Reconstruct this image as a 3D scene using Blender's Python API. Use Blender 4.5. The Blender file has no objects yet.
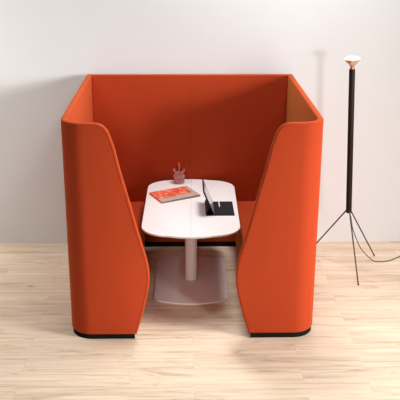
import bpy, bmesh, math, random
from mathutils import Vector, Matrix
random.seed(4)
PI = math.pi
SC = bpy.context.scene
COL = SC.collection

# ------------------------------------------------------------------ materials
def new_mat(name):
    m = bpy.data.materials.new(name); m.use_nodes = True
    nt = m.node_tree
    return m, nt, nt.nodes['Principled BSDF']

def link(nt, a, b): nt.links.new(a, b)

def plain(name, col, rough=.5, metal=0., noise=.0, scale=40., **kw):
    m, nt, b = new_mat(name)
    b.inputs['Base Color'].default_value = (*col, 1)
    b.inputs['Roughness'].default_value = rough
    b.inputs['Metallic'].default_value = metal
    for k, v in kw.items(): b.inputs[k.replace('_', ' ')].default_value = v
    tc = nt.nodes.new('ShaderNodeTexCoord')
    n = nt.nodes.new('ShaderNodeTexNoise'); n.inputs['Scale'].default_value = scale
    r = nt.nodes.new('ShaderNodeValToRGB')
    a = 1 - noise
    r.color_ramp.elements[0].color = (col[0]*a, col[1]*a, col[2]*a, 1)
    r.color_ramp.elements[1].color = (min(1, col[0]*(1+noise)), min(1, col[1]*(1+noise)), min(1, col[2]*(1+noise)), 1)
    link(nt, tc.outputs['Object'], n.inputs['Vector'])
    link(nt, n.outputs['Fac'], r.inputs['Fac'])
    link(nt, r.outputs['Color'], b.inputs['Base Color'])
    return m

def fabric(name, col, dark):
    m, nt, b = new_mat(name)
    b.inputs['Roughness'].default_value = .95
    b.inputs['Specular IOR Level'].default_value = .15
    b.inputs['Sheen Weight'].default_value = .18
    b.inputs['Sheen Roughness'].default_value = .35
    b.inputs['Sheen Tint'].default_value = (1, .52, .10, 1)
    tc = nt.nodes.new('ShaderNodeTexCoord')
    n = nt.nodes.new('ShaderNodeTexNoise'); n.inputs['Scale'].default_value = 210; n.inputs['Detail'].default_value = 5
    n2 = nt.nodes.new('ShaderNodeTexNoise'); n2.inputs['Scale'].default_value = 600; n2.inputs['Detail'].default_value = 2
    mx = nt.nodes.new('ShaderNodeMath'); mx.operation = 'ADD'
    r = nt.nodes.new('ShaderNodeValToRGB')
    r.color_ramp.elements[0].position = .75; r.color_ramp.elements[0].color = (*dark, 1)
    r.color_ramp.elements[1].position = 1.25 if False else 1.0; r.color_ramp.elements[1].color = (*col, 1)
    bp = nt.nodes.new('ShaderNodeBump'); bp.inputs['Strength'].default_value = .25; bp.inputs['Distance'].default_value = .002
    for k in (n, n2): link(nt, tc.outputs['Object'], k.inputs['Vector'])
    link(nt, n.outputs['Fac'], mx.inputs[0]); link(nt, n2.outputs['Fac'], mx.inputs[1])
    link(nt, mx.outputs[0], r.inputs['Fac'])
    link(nt, r.outputs['Color'], b.inputs['Base Color'])
    link(nt, n2.outputs['Fac'], bp.inputs['Height']); link(nt, bp.outputs['Normal'], b.inputs['Normal'])
    return m

def floor_mat():
    m, nt, b = new_mat('light_oak_floor')
    tc = nt.nodes.new('ShaderNodeTexCoord')
    # boards run along X
    br = nt.nodes.new('ShaderNodeTexBrick')
    br.offset = .37; br.offset_frequency = 2
    br.inputs['Color1'].default_value = (0, 0, 0, 1); br.inputs['Color2'].default_value = (1, 1, 1, 1)
    br.inputs['Mortar'].default_value = (.5, .5, .5, 1)
    br.inputs['Scale'].default_value = 1; br.inputs['Mortar Size'].default_value = .0012
    br.inputs['Mortar Smooth'].default_value = .3
    br.inputs['Brick Width'].default_value = 1.3; br.inputs['Row Height'].default_value = .19
    link(nt, tc.outputs['Object'], br.inputs['Vector'])
    # a random grain offset for each board
    sep = nt.nodes.new('ShaderNodeSeparateColor'); link(nt, br.outputs['Color'], sep.inputs[0])
    comb = nt.nodes.new('ShaderNodeCombineXYZ')
    mu = nt.nodes.new('ShaderNodeMath'); mu.operation = 'MULTIPLY'; mu.inputs[1].default_value = 37
    link(nt, sep.outputs[0], mu.inputs[0])
    link(nt, mu.outputs[0], comb.inputs['X']); link(nt, mu.outputs[0], comb.inputs['Z'])
    add = nt.nodes.new('ShaderNodeVectorMath'); add.operation = 'ADD'
    link(nt, tc.outputs['Object'], add.inputs[0]); link(nt, comb.outputs[0], add.inputs[1])
    def stretched(sx, sy, scale, detail, dist):
        mp = nt.nodes.new('ShaderNodeMapping'); mp.inputs['Scale'].default_value = (sx, sy, 1)
        link(nt, add.outputs[0], mp.inputs['Vector'])
        n = nt.nodes.new('ShaderNodeTexNoise'); n.inputs['Scale'].default_value = scale
        n.inputs['Detail'].default_value = detail; n.inputs['Distortion'].default_value = dist
        n.inputs['Roughness'].default_value = .6
        link(nt, mp.outputs[0], n.inputs['Vector']); return n
    g1 = stretched(.8, 15, 1.5, 7, .6)      # broad streaks
    g2 = stretched(1.0, 80, 1.5, 5, .25)      # fine grain
    g3 = stretched(2.2, 9, 1.2, 3, 1.2)      # darker knots and cathedrals
    r1 = nt.nodes.new('ShaderNodeValToRGB')
    e = r1.color_ramp.elements
    e[0].position = .30; e[0].color = (.40, .255, .155, 1)
    e[1].position = .68; e[1].color = (.82, .69, .54, 1)
    k = e.new(.46); k.color = (.675, .53, .39, 1)
    mixf = nt.nodes.new('ShaderNodeMix'); mixf.data_type = 'FLOAT'; mixf.inputs['Factor'].default_value = .36
    link(nt, g1.outputs['Fac'], mixf.inputs['A']); link(nt, g2.outputs['Fac'], mixf.inputs['B'])
    link(nt, mixf.outputs['Result'], r1.inputs['Fac'])
    rk = nt.nodes.new('ShaderNodeValToRGB')
    rk.color_ramp.elements[0].position = .26; rk.color_ramp.elements[0].color = (.74, .66, .60, 1)
    rk.color_ramp.elements[1].position = .42; rk.color_ramp.elements[1].color = (1, 1, 1, 1)
    link(nt, g3.outputs['Fac'], rk.inputs['Fac'])
    m1 = nt.nodes.new('ShaderNodeMix'); m1.data_type = 'RGBA'; m1.blend_type = 'MULTIPLY'; m1.inputs['Factor'].default_value = 1
    link(nt, r1.outputs['Color'], m1.inputs['A']); link(nt, rk.outputs['Color'], m1.inputs['B'])
    # board to board tone
    rt = nt.nodes.new('ShaderNodeMapRange'); rt.inputs['To Min'].default_value = .92; rt.inputs['To Max'].default_value = 1.05
    link(nt, sep.outputs[0], rt.inputs['Value'])
    m2 = nt.nodes.new('ShaderNodeMix'); m2.data_type = 'RGBA'; m2.blend_type = 'MULTIPLY'; m2.inputs['Factor'].default_value = 1
    link(nt, m1.outputs['Result'], m2.inputs['A']); link(nt, rt.outputs['Result'], m2.inputs['B'])
    # joints
    m3 = nt.nodes.new('ShaderNodeMix'); m3.data_type = 'RGBA'; m3.blend_type = 'MULTIPLY'
    m3.inputs['B'].default_value = (.84, .76, .69, 1)
    link(nt, br.outputs['Fac'], m3.inputs['Factor']); link(nt, m2.outputs['Result'], m3.inputs['A'])
    link(nt, m3.outputs['Result'], b.inputs['Base Color'])
    b.inputs['Roughness'].default_value = .55; b.inputs['Specular IOR Level'].default_value = .3
    return m

def print_mat():
    m, nt, b = new_mat('orange_watercolour_print')
    tc = nt.nodes.new('ShaderNodeTexCoord')
    n = nt.nodes.new('ShaderNodeTexNoise'); n.inputs['Scale'].default_value = 28; n.inputs['Detail'].default_value = 5
    r = nt.nodes.new('ShaderNodeValToRGB'); e = r.color_ramp.elements
    e[0].position = .33; e[0].color = (.55, .05, .02, 1)
    e[1].position = .72; e[1].color = (.9, .50, .40, 1)
    k = e.new(.50); k.color = (.76, .11, .045, 1)
    k = e.new(.58); k.color = (.82, .20, .105, 1)
    link(nt, tc.outputs['Object'], n.inputs['Vector']); link(nt, n.outputs['Fac'], r.inputs['Fac'])
    link(nt, r.outputs['Color'], b.inputs['Base Color']); b.inputs['Roughness'].default_value = .6
    return m

M = dict(
    fabric=fabric('orange_wool_fabric', (.425, .050, .0130), (.35, .037, .0090)),
    piping=fabric('orange_piping', (.38, .045, .011), (.33, .037, .009)),
    black=plain('black_plinth', (.005, .004, .003), .85, noise=.2, Specular_IOR_Level=.15),
    wall=plain('white_wall_paint', (.785, .792, .797), .9, noise=.012, scale=3, Specular_IOR_Level=.1),
    floor=floor_mat(),
    white=plain('white_laminate', (.86, .845, .84), .35, noise=.01, Specular_IOR_Level=.35),
    edge=plain('pale_wood_edge', (.62, .47, .36), .6, noise=.1),
    joint=plain('grey_joint', (.62, .60, .59), .6, noise=.02),
    blush=plain('off_white_powder_coat', (.86, .79, .765), .5, noise=.02),
    folio=plain('charcoal_folio', (.014, .013, .017), .8, noise=.25, scale=300, Specular_IOR_Level=.2),
    tablet=plain('black_tablet_shell', (.012, .012, .013), .35, noise=.1),
    screen=plain('glossy_tablet_screen', (.74, .67, .69), .1, noise=.02, Specular_IOR_Level=.9),
    stylus=plain('white_plastic', (.85, .84, .84), .3, noise=.01),
    grey=plain('grey_linen_cover', (.40, .36, .31), .8, noise=.08, scale=200),
    tan=plain('tan_paper_label', (.42, .27, .15), .8, noise=.08),
    orange_strip=plain('orange_elastic', (.85, .22, .09), .7, noise=.05),
    pages=plain('orange_page_edges', (.78, .22, .11), .8, noise=.1, scale=90),
    print=print_mat(),
    red=plain('red_pen_plastic', (.60, .012, .025), .35, noise=.03),
    orange=plain('orange_pencil', (.80, .13, .02), .45, noise=.03),
    dkpen=plain('dark_pen_plastic', (.02, .018, .018), .35, noise=.05),
    olive=plain('olive_pen_plastic', (.12, .075, .02), .4, noise=.05),
    pole=plain('black_lamp_metal', (.016, .010, .007), .5, noise=.1, Specular_IOR_Level=.2),
    wire=plain('dark_grey_wire', (.06, .05, .045), .45, noise=.1, metal=.5),
    cord=plain('black_cord', (.05, .047, .045), .6, noise=.1),
    copper=plain('copper_socket', (.75, .28, .15), .3, metal=.9, noise=.05),
    chrome=plain('silvered_bulb_glass', (.78, .60, .52), .2, metal=.85, noise=.03),
)
# tinted cup
m, nt, b = new_mat('pink_tinted_glass')
tc = nt.nodes.new('ShaderNodeTexCoord'); n = nt.nodes.new('ShaderNodeTexNoise'); n.inputs['Scale'].default_value = 18
r = nt.nodes.new('ShaderNodeValToRGB')
r.color_ramp.elements[0].color = (.62, .27, .26, 1); r.color_ramp.elements[1].color = (.80, .46, .44, 1)
link(nt, tc.outputs['Object'], n.inputs['Vector']); link(nt, n.outputs['Fac'], r.inputs['Fac']); link(nt, r.outputs['Color'], b.inputs['Base Color'])
b.inputs['Roughness'].default_value = .22; b.inputs['Transmission Weight'].default_value = .35; b.inputs['IOR'].default_value = 1.3
M['cup'] = m
# glowing bulb face
m, nt, b = new_mat('glowing_bulb_face')
tc = nt.nodes.new('ShaderNodeTexCoord'); n = nt.nodes.new('ShaderNodeTexNoise'); n.inputs['Scale'].default_value = 4
r = nt.nodes.new('ShaderNodeValToRGB')
r.color_ramp.elements[0].color = (1, .95, .80, 1); r.color_ramp.elements[1].color = (1, .96, .86, 1)
link(nt, tc.outputs['Object'], n.inputs['Vector']); link(nt, n.outputs['Fac'], r.inputs['Fac'])
b.inputs['Base Color'].default_value = (.2, .19, .16, 1); link(nt, r.outputs['Color'], b.inputs['Emission Color'])
b.inputs['Emission Strength'].default_value = .95
M['glow'] = m

# ------------------------------------------------------------------ object helpers
def empty(name, loc, label, cat, group=None, rotz=0):
    o = bpy.data.objects.new(name, None); COL.objects.link(o)
    o.empty_display_size = .1; o.location = loc; o.rotation_euler = (0, 0, rotz)
    o['label'] = label; o['category'] = cat
    if group: o['group'] = group
    return o

def obj(name, bm, mat, parent=None, off=(0, 0, 0), label=None, smooth=35):
    bmesh.ops.recalc_face_normals(bm, faces=bm.faces[:])
    if any(off): bmesh.ops.translate(bm, verts=bm.verts[:], vec=-Vector(off))
    me = bpy.data.meshes.new(name); bm.to_mesh(me); bm.free()
    me.materials.append(M[mat])
    for p in me.polygons: p.use_smooth = True
    me.set_sharp_from_angle(angle=math.radians(smooth))
    o = bpy.data.objects.new(name, me); COL.objects.link(o)
    if parent: o.parent = parent
    if label: o['label'] = label
    return o

def tag(o, label, cat, loc=None):
    o['label'] = label; o['category'] = cat
    return o

def inset(pts, d):
    n = len(pts); out = []
    for i in range(n):
        p0, p1, p2 = Vector(pts[i-1]), Vector(pts[i]), Vector(pts[(i+1) % n])
        a = (p1-p0).normalized(); c = (p2-p1).normalized()
        n1 = Vector((-a.y, a.x)); n2 = Vector((-c.y, c.x))
        bis = n1+n2
        if bis.length < 1e-6: bis = n1
        bis.normalize()
        out.append(p1 + bis*(d/max(.35, bis.dot(n1))))
    return out

def area(pts):
    return .5*sum(pts[i-1][0]*pts[i][1]-pts[i][0]*pts[i-1][1] for i in range(len(pts)))

def prism(pts, t0, t1, r=0., seg=4, bm=None, rb=None, mapper=None):
    """solid from a 2-D outline between depth t0 and t1, rim rounded by r (rb at t0)"""
    bm = bm or bmesh.new()
    if area(pts) < 0: pts = pts[::-1]
    rb = r if rb is None else rb
    levels = []
    if rb > 0:
        for k in range(seg+1):
            th = PI/2*k/seg; levels.append((rb*(1-math.sin(th)), t0+rb*(1-math.cos(th))))
    else: levels.append((0, t0))
    if r > 0:
        for k in range(seg, -1, -1):
            th = PI/2*k/seg; levels.append((r*(1-math.sin(th)), t1-r*(1-math.cos(th))))
    else: levels.append((0, t1))
    rings = []
    for d, t in levels:
        q = inset(pts, d) if d > 1e-7 else [Vector(p) for p in pts]
        rings.append([bm.verts.new((p[0], p[1], t)) for p in q])
    for a, c in zip(rings, rings[1:]):
        for i in range(len(a)):
            bm.faces.new((a[i-1], a[i], c[i], c[i-1]))
    bm.faces.new(rings[0][::-1]); bm.faces.new(rings[-1])
    return bm

def remap(bm, f):
    for v in bm.verts: v.co = Vector(f(v.co))
    return bm

def box(x0, x1, y0, y1, z0, z1, r=.0, seg=3, bm=None):
    return prism([(x0, y0), (x1, y0), (x1, y1), (x0, y1)], z0, z1, r, seg, bm)

def frame(d):
    d = d.normalized(); up = Vector((0, 0, 1)) if abs(d.z) < .9 else Vector((0, 1, 0))
    a = d.cross(up).normalized(); return a, d.cross(a).normalized()

def tube(pts, rad, n=10, bm=None, cap=True):
    bm = bm or bmesh.new(); pts = [Vector(p) for p in pts]
    rs = rad if isinstance(rad, (list, tuple)) else [rad]*len(pts)
    rings = []; A = None
    for i, p in enumerate(pts):
        d = (pts[min(i+1, len(pts)-1)]-pts[max(i-1, 0)]).normalized()
        if A is None: A, B = frame(d)
        else:
            A = (A-d*A.dot(d)).normalized(); B = d.cross(A).normalized()
        rings.append([bm.verts.new(p+(A*math.cos(2*PI*k/n)+B*math.sin(2*PI*k/n))*rs[i]) for k in range(n)])
    for a, c in zip(rings, rings[1:]):
        for k in range(n): bm.faces.new((a[k-1], a[k], c[k], c[k-1]))
    if cap: bm.faces.new(rings[0][::-1]); bm.faces.new(rings[-1])
    return bm

def lathe(prof, n=40, bm=None, fn=None):
    bm = bm or bmesh.new(); rings = []
    for (r, z) in prof:
        if r < 1e-6: rings.append([bm.verts.new((0, 0, z))])
        else:
            ring = []
            for k in range(n):
                a = 2*PI*k/n; rr = r*(fn(a, z) if fn else 1)
                ring.append(bm.verts.new((rr*math.cos(a), rr*math.sin(a), z)))
            rings.append(ring)
    for a, c in zip(rings, rings[1:]):
        for k in range(n):
            if len(a) == 1 and len(c) == 1: continue
            if len(a) == 1: bm.faces.new((a[0], c[k], c[k-1]))
            elif len(c) == 1: bm.faces.new((a[k-1], a[k], c[0]))
            else: bm.faces.new((a[k-1], a[k], c[k], c[k-1]))
    return bm

def catmull(pts, n=8):
    P = [Vector(p) for p in pts]; P = [2*P[0]-P[1]]+P+[2*P[-1]-P[-2]]; out = []
    for i in range(1, len(P)-2):
        for k in range(n):
            t = k/n; a, b_, c, d = P[i-1], P[i], P[i+1], P[i+2]
            out.append(.5*((2*b_)+(c-a)*t+(2*a-5*b_+4*c-d)*t*t+(3*b_-a-3*c+d)*t**3))
    out.append(P[-2]); return out

# ------------------------------------------------------------------ setting
WY = .065
bm = box(-9, 10, -14, WY+.1, -.1, 0)
o = obj('floor', bm, 'floor'); o['kind'] = 'structure'
bm = box(-9, 10, WY, WY+.1, 0, 4.2)
o = obj('wall_back', bm, 'wall'); o['kind'] = 'structure'

# ------------------------------------------------------------------ the booth
W, L, H, T, R = 1.005, 1.985, 1.808, .05, .185
Z0 = .042
SEAM = .215
BASE = (0, -L/2, 0)
booth = empty('meeting_booth', BASE, 'tall orange felt meeting booth with two facing benches, open front and black plinths', 'booth')

A0 = SEAM-R                                   # straight run before the bend
ARC = R*PI/2
def bend(side):
    def f(co):
        s, z, d = co
        if s < A0: p = (W, -L+R+A0-s); n_ = (-1, 0)
        elif s < A0+ARC:
            a = (s-A0)/R; p = (W-R+R*math.cos(a), -L+R-R*math.sin(a)); n_ = (-math.cos(a), math.sin(a))
        else: p = (W-R-(s-A0-ARC), -L); n_ = (0, 1)
        return (side*(p[0]+n_[0]*d), p[1]+n_[1]*d, z)
    return f
def s_of(x): return A0+ARC+(W-R)-x

# inner edge of the wing (x, z): rounded top corner, long slant, soft knee, short return
edge = [(p[0], p[1]) for p in catmull([(.748, H), (.712, H-.003), (.683, H-.014), (.654, H-.037), (.630, H-.073), (.607, H-.143), (.588, H-.203), (.552, 1.443), (.512, 1.287),
    (.470, 1.12), (.430, .957), (.376, .755), (.362, .70), (.351, .64), (.3455, .585), (.3455, .53), (.351, .46), (.368, .37), (.378, .326), (.420, .165), (.457, Z0)], 4)]
outline = [(0, Z0), (0, H)] + [(s_of(x), z) for x, z in edge]

def bisect_arcs(bm):
    for k in range(0, 15):
        s = A0+ARC*k/14
        bmesh.ops.bisect_plane(bm, geom=bm.verts[:]+bm.edges[:]+bm.faces[:], plane_co=(s, 0, 0), plane_no=(1, 0, 0))
for side in (-1, 1):
    sd = 'left' if side < 0 else 'right'
    bm = prism(outline, 0, T, .013, 5); bisect_arcs(bm)
    wing = obj('wing_panel', remap(bm, bend(side)), 'fabric', booth, BASE, smooth=50)
    # piping along the free edge
    ins = [p for p in inset(outline if area(outline) > 0 else outline[::-1], .017)]
    if area(outline) < 0: ins = ins[::-1]
    pts = [bend(side)((p[0], p[1], .0005)) for p in ins[2:-1]]
    obj('piping', tube(pts, .0026, 6), 'piping', wing, BASE)
    bm = prism([(0, .0), (0, Z0+.004), (s_of(.475), Z0+.004), (s_of(.475), 0)], .008, T-.008, 0)
    bisect_arcs(bm)
    obj('plinth', remap(bm, bend(side)), 'black', wing, BASE)
    # side panel
    bm = prism([(-.0, Z0), (-.0, H), (-(L-SEAM), H), (-(L-SEAM), Z0)], W-T, W, .011, 5)
    sp = obj('side_panel', remap(bm, lambda c: (side*c[2], c[0], c[1])), 'fabric', booth, BASE)
    bm = box(W-T+.008, W-.008, -(L-SEAM), -.01, 0, Z0+.004)
    obj('plinth', remap(bm, lambda c: (side*c[0], c[1], c[2])), 'black', sp, BASE)
    # back panel half
    bm = prism([(-(W-T), Z0+.012), (W-T, Z0+.012), (W-T, H), (-(W-T), H)], -T, 0, .010, 5)
    cut = bmesh.ops.bisect_plane(bm, geom=bm.verts[:]+bm.edges[:]+bm.faces[:], plane_co=(.0006, 0, 0), plane_no=(1, 0, 0), clear_inner=True)
    bmesh.ops.contextual_create(bm, geom=[e for e in cut['geom_cut'] if isinstance(e, bmesh.types.BMEdge)])
    bp = obj('back_panel', remap(bm, lambda c: (side*c[0], c[2], c[1])), 'fabric', booth, BASE)
    bm = box(0, W-T-.001, -T+.006, -.008, 0, Z0+.016)
    obj('plinth', remap(bm, lambda c: (side*c[0], c[1], c[2])), 'black', bp, BASE)
    # bench: base, seat cushion, plinth
    xi, xo = .468, W-T-.002
    y0, y1 = -L+T+.004, -T-.002
    bm = box(xi+.006, xo, y0, y1, .05, .405, .008)
    be = obj('bench_base', remap(bm, lambda c: (side*c[0], c[1], c[2])), 'fabric', booth, BASE)
    bm = box(xi+.03, xo-.01, y0+.01, y1-.01, 0, .055)
    obj('plinth', remap(bm, lambda c: (side*c[0], c[1], c[2])), 'black', be, BASE)
    bm = box(xi, xo, y0, y1, .406, .512, .022, 5)
    obj('seat_cushion', remap(bm, lambda c: (side*c[0], c[1], c[2])), 'fabric', booth, BASE)

# ------------------------------------------------------------------ the table
TY = -.846; TH = .750
table = empty('meeting_table', (0, TY, 0), 'white rounded rectangular pedestal table standing inside the orange booth', 'table', rotz=math.radians(-.9))
def bowed(hw, hl, rc, bow, n=10):
    """rounded rectangle, long along y, its short ends and corners bowed outward"""
    pts = []
    q = []
    for k in range(n+1):
        a = PI/2*k/n
        q.append((hw-rc+rc*math.cos(a), hl-bow-rc*.95+rc*.95*math.sin(a)))
    # add bow across the end
    m_ = 8; last = q[-1]
    for k in range(1, m_+1):
        x = last[0]*(1-k/m_); q.append((x, hl-bow*(x/last[0])**2))
    # tilt of the corner joins smoothly
    full = q + [(-x, y) for x, y in q[-2::-1]]
    pts = full + [(-x, -y) for x, y in full]
    out = []
    for p in pts:
        if not out or (Vector(p)-Vector(out[-1])).length > 1e-5: out.append(p)
    return out
def superl(hw, hl, n1, n2, N=96):
    out = []
    for k in range(N):
        a = 2*PI*k/N; c, s = math.cos(a), math.sin(a)
        out.append((hw*math.copysign(abs(c)**(2/n1), c), hl*math.copysign(abs(s)**(2/n2), s)))
    return out
top_out = bowed(.425, .780, .235, .036)
bm = prism(top_out, TH-.014, TH, .003, 3)
tt = obj('tabletop', bm, 'white', table)
bm = prism(inset(top_out, .0015), TH-.018, TH-.014)
obj('edge_band', bm, 'edge', tt, label='pale wooden underside edge of the tabletop')
bm = box(-.0016, .0016, -.770, .770, TH-.0005, TH+.0003)
obj('joint_line', bm, 'joint', tt)
bm = tube([(0, 0, .018), (0, 0, TH-.018)], .057, 40)
obj('column', bm, 'blush', table)
bm = prism(bowed(.336, .540, .115, .04), .0, .014, .004, 3)
obj('base_plate', bm, 'blush', table)
bm = tube([(0, 0, .0135), (0, 0, .019)], [.0605, .0585], 40)
obj('column_collar', bm, 'blush', table)
bm = box(-.20, .20, -.35, .35, TH-.035, TH-.0175)
obj('mounting_plate', bm, 'black', table)

# ------------------------------------------------------------------ things on the table
ZT = .7504
# notebook : local u along its long side, v across
ang = math.radians(29.0)
nb = empty('notebook', (-.269, -.803, ZT), 'grey notebook with an orange watercolour patterned cover lying on the white table', 'notebook', rotz=ang)
LU, LV = .412, .298
obj('back_cover', box(0, LU, 0, LV, 0, .004, .001), 'grey', nb)
obj('page_block', box(.003, LU-.006, .004, LV-.003, .004, .013, .0), 'pages', nb, label='orange edged pages')
fc = obj('front_cover', box(0, LU, 0, LV, .013, .0175, .001), 'grey', nb)
obj('cover_print', prism([(-.001, .075), (.375, .100), (.375, .297), (-.001, .297)], .0175, .0182), 'print', fc, label='orange watercolour print')
obj('spine_strip', box(-.002, .0025, .002, LV-.002, .0035, .0135), 'pages', nb)
obj('elastic_band', box(.36, LU+.002, .068, .078, .0175, .019), 'orange_strip', nb, label='orange band')
obj('paper_label', box(.335, .41, -.0015, .018, .006, .0182), 'tan', nb, label='tan label')

for o_ in [c for c in bpy.data.objects if c.parent == nb or (c.parent and c.parent.parent == nb)]:
    for v in o_.data.vertices: v.co.x += .07*v.co.y      # the loose cover sits slightly askew
# tablet in a folio
folio_yc = -.945
ft = empty('tablet_computer', (.20, folio_yc, ZT), 'tablet propped upright in a black folio case on the white table', 'tablet')
hy = .1825
obj('folio_base', prism([(-.072, -hy), (.185, -hy), (.185, hy), (-.072, hy)], 0, .006, .002, 3), 'folio', ft)
# screen slab leaning away from the keyboard flap : bottom at x 0, top at x -.093, z .222
d = Vector((-.093, 0, .218)).normalized(); nrm = Vector((d.z, 0, -d.x))
SH = .236
def slab(t0, t1, v0, v1, y0, y1, r=.0):
    bm = prism([(y0, v0), (y1, v0), (y1, v1), (y0, v1)], t0, t1, r, 3)
    o0 = Vector((.006, 0, .009))
    return remap(bm, lambda c: o0 + d*c[1] + nrm*c[2] + Vector((0, c[0], 0)))
sl = obj('tablet_shell', slab(-.008, 0, 0, SH, -hy+.004, hy-.004, .002), 'tablet', ft)
obj('screen', slab(.0001, .0008, .010, SH-.010, -hy+.012, hy-.012), 'screen', sl, label='pale glossy screen')
obj('folio_back', slab(-.0125, -.0085, SH*.34, SH, -hy, hy, .001), 'folio', sl)
# support flap from the folio's left edge up to the fold
p0 = Vector((-.070, 0, .006)); hinge = Vector((.006, 0, .009)) + d*(SH*.36) - nrm*.0095
dd = (hinge-p0); ln = dd.length; dd.normalize(); nn = Vector((dd.z, 0, -dd.x))
bm = prism([(-hy, 0), (hy, 0), (hy, ln), (-hy, ln)], -.002, .002, .0008, 2)
obj('support_flap', remap(bm, lambda c: p0+dd*c[1]+nn*c[2]+Vector((0, c[0], 0))), 'folio', ft)
obj('key_panel', prism([(.040, -hy+.012), (.178, -hy+.012), (.178, hy-.012), (.040, hy-.012)], .006, .0068), 'folio', ft)

# stylus lying on the folio, near the screen
st = empty('stylus_pen', (.2585, -.7645, ZT+.0068), 'short white stylus lying on the black tablet folio', 'stylus')
bm = tube([(0, -.170, .0055), (0, -.150, .0058), (0, 0, .0058)], [.002, .0058, .0058], 12)
obj('barrel', bm, 'stylus', st)
obj('cap', tube([(0, 0, .0058), (0, .006, .0058)], [.0058, .004], 12), 'stylus', st)

# wavy pink cup
CX, CY = -.111, -.185
cup = empty('pen_cup', (CX, CY, ZT), 'wavy pink glass tumbler holding pens at the back of the table', 'cup')
prof_o = [(.0, 0), (.046, 0), (.052, .004), (.0545, .012), (.053, .022), (.0475, .036), (.0465, .044), (.0535, .060), (.0575, .070), (.054, .081), (.0465, .096), (.0465, .104), (.052, .118), (.0575, .129), (.059, .136)]
prof_i = [(.0535, .136), (.0515, .128), (.047, .117), (.043, .104), (.0435, .096), (.049, .081), (.0515, .070), (.0485, .060), (.0435, .044), (.0445, .036), (.049, .022), (.048, .010), (0, .009)]
fn = lambda a, z: 1+.022*math.sin(5*a+z*45)
bm = lathe(prof_o+prof_i, 60, fn=fn)
obj('glass_body', bm, 'cup', cup)
def pen(name, label, cat, tilt, az, length, rad, mat, tipmat, foot):
    e_ = empty(name, (CX+foot[0], CY+foot[1], ZT+.0105+rad*math.sin(tilt)), label, cat)
    dv = Vector((math.sin(tilt)*math.cos(az), math.sin(tilt)*math.sin(az), math.cos(tilt)))
    obj('barrel', tube([dv*.018, dv*(length-.012), dv*length], [rad, rad, rad*.8], 10), mat, e_)
    obj('tip', tube([dv*0, dv*.018], [rad*.25, rad], 10), tipmat, e_)
def pen_to(name, label, cat, foot, rim, length, rad, mat, tipmat):
    v = Vector((rim[0]-foot[0], rim[1]-foot[1], .136-.0105))
    pen(name, label, cat, math.acos(v.normalized().z), math.atan2(v.y, v.x), length, rad, mat, tipmat, foot)
pen_to('pen', 'slim crimson pen, leftmost in the pink tumbler', 'pen', (-.014, -.010), (-.034, -.012), .196, .0058, 'red', 'dkpen')
pen_to('pencil', 'tall orange pencil standing in the middle of the pink tumbler', 'pencil', (-.001, -.016), (.000, -.033), .210, .0095, 'orange', 'tan')
pen_to('pen', 'short red pen leaning on the right rim of the pink tumbler', 'pen', (.018, -.006), (.037, -.007), .152, .007, 'red', 'dkpen')
pen_to('marker', 'dark brown marker inside the pink tumbler, behind the crimson pen', 'marker', (-.012, .014), (-.018, .028), .148, .0085, 'dkpen', 'dkpen')
pen_to('marker', 'short olive marker in the pink tumbler, right of the orange pencil', 'marker', (.013, .016), (.020, .026), .143, .010, 'olive', 'dkpen')

# ------------------------------------------------------------------ tripod floor lamp
LB = Vector((1.521, -.60, 0))
lamp = empty('floor_lamp', LB, 'thin black tripod floor lamp with a glowing bulb at its tip, beside the orange booth', 'lamp')
hub = Vector((0, 0, .580)); topp = Vector((-.0605, 0, 1.962))
ax = (topp-hub).normalized()
pl = obj('pole', tube([hub, hub+ax*.004, topp-ax*.004, topp], [.026, .0275, .0275, .026], 24), 'pole', lamp)
feet = [Vector((1.57, -.998, .004))-LB, Vector((1.877, -.308, .004))-LB, Vector((1.215, -.225, .004))-LB]
for f in feet:
    s0 = hub + Vector((f.x, f.y, 0)).normalized()*.017 + ax*.03
    lg = obj('leg', tube([s0, f], .0066, 10), 'wire', lamp)
    obj('foot', lathe([(0, -.004), (.008, -.004), (.009, .002), (.008, .008), (0, .010)], 14), 'pole', lg, -f)
def along(bm, org):
    q = Vector((0, 0, 1)).rotation_difference(ax)
    return remap(bm, lambda c: org + q @ c)
sk = obj('socket', along(lathe([(0, 0), (.021, 0), (.0225, .004), (.0225, .010), (.018, .020), (.018, .030), (0, .030)], 24), topp), 'copper', lamp, label='copper socket')
bb = along(lathe([(.0, .020), (.019, .022), (.027, .032), (.041, .048), (.056, .065), (.067, .079), (.0705, .088), (.0, .0875)], 40), topp)
bu = obj('bulb', bb, 'chrome', lamp, label='silvered reflector bulb')
gl = along(lathe([(0, .0878), (.0700, .0881), (.0715, .092), (.0705, .098), (.064, .106), (.050, .113), (.028, .1165), (0, .1175)], 40), topp)
obj('bulb_face', gl, 'glow', bu, label='glowing white front of the bulb')
# cord
cw = [(1.526, -.60, .590), (1.536, -.60, .555), (1.547, -.600, .522), (1.572, -.585, .413), (1.618, -.565, .299), (1.670, -.54, .193), (1.732, -.51, .110),
      (1.793, -.482, .046), (1.835, -.472, .012), (1.90, -.475, .006), (2.006, -.445, .006), (2.133, -.350, .006), (2.30, -.25, .006), (2.5, -.10, .006)]
obj('power_cord', tube([Vector(p)-LB for p in catmull(cw, 6)], .0042, 8), 'cord', lamp, label='thin black cord trailing over the floor')

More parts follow.
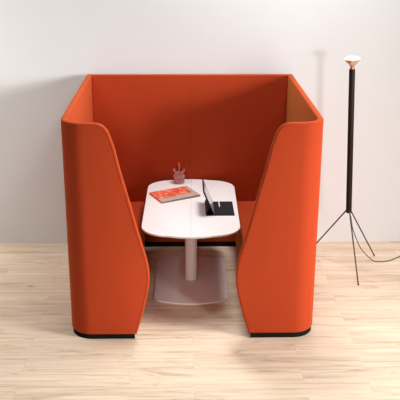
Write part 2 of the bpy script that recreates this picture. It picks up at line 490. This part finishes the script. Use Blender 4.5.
# ------------------------------------------------------------------ light
def area_light(name, loc, target, size, power, col=(1, 1, 1), sy=None):
    l = bpy.data.lights.new(name, 'AREA'); l.energy = power; l.color = col
    l.shape = 'RECTANGLE'; l.size = size; l.size_y = sy or size
    o = bpy.data.objects.new(name, l); COL.objects.link(o); o.location = loc
    o.rotation_euler = (Vector(target)-Vector(loc)).to_track_quat('-Z', 'Y').to_euler()
    return o
ky = ky = ky = ky = ky = ky = ky = ky = area_light('key_softbox', (6.6, -4.9, 3.1), (.75, -2.8, .8), 2.0, 124, (1, 1, .985), 2.2)
ky.data.spread = math.radians(68)
area_light('front_light', (3.05, -6.6, 2.5), (.3, -.5, 1.0), .4, 90, (1, 1, .985))
area_light('overhead_softbox', (.8, -.50, 4.9), (.45, -.70, 0), 2.2, 168, (1, 1, .995), .5)
lf = area_light('left_wall_fill', (-2.9, -1.5, 4.6), (-2.75, -.75, .3), 1.8, 38, (1, 1, .985), 1.4)  # added fill, lifts the left wall and the floor below it
lf.data.spread = math.radians(85)
sp = bpy.data.lights.new('column_fill_spot', 'SPOT'); sp.energy = 260; sp.color = (1, .96, .93)  # added narrow fill to brighten the table column and base plate
sp.spot_size = math.radians(13); sp.spot_blend = .9; sp.shadow_soft_size = .25
so = bpy.data.objects.new('column_fill_spot', sp); COL.objects.link(so); so.location = (-.25, -6.6, 1.7)
so.rotation_euler = (Vector((0, -.9, .16))-Vector(so.location)).to_track_quat('-Z', 'Y').to_euler()
w = bpy.data.worlds.new('studio'); SC.world = w; w.use_nodes = True
bg = w.node_tree.nodes['Background']; bg.inputs['Color'].default_value = (1, 1, .99, 1); bg.inputs['Strength'].default_value = .14

# ------------------------------------------------------------------ camera
cam = bpy.data.cameras.new('camera'); co = bpy.data.objects.new('camera', cam); COL.objects.link(co)
cam.sensor_width = 36; cam.sensor_fit = 'HORIZONTAL'; cam.lens = 798.955*36/400
right = Vector((.99972793, -.02305017, .00357194)); up = Vector((.00432528, .33367598, .94267791)); fwd = Vector((.02292076, .94240598, -.33368489))
mt = Matrix((right, up, -fwd)).transposed().to_4x4(); mt.translation = Vector((-.0861231, -7.7742683, 3.2535119))
co.matrix_world = mt
SC.camera = co
SC.view_settings.view_transform = 'Standard'
SC.view_settings.look = 'None'
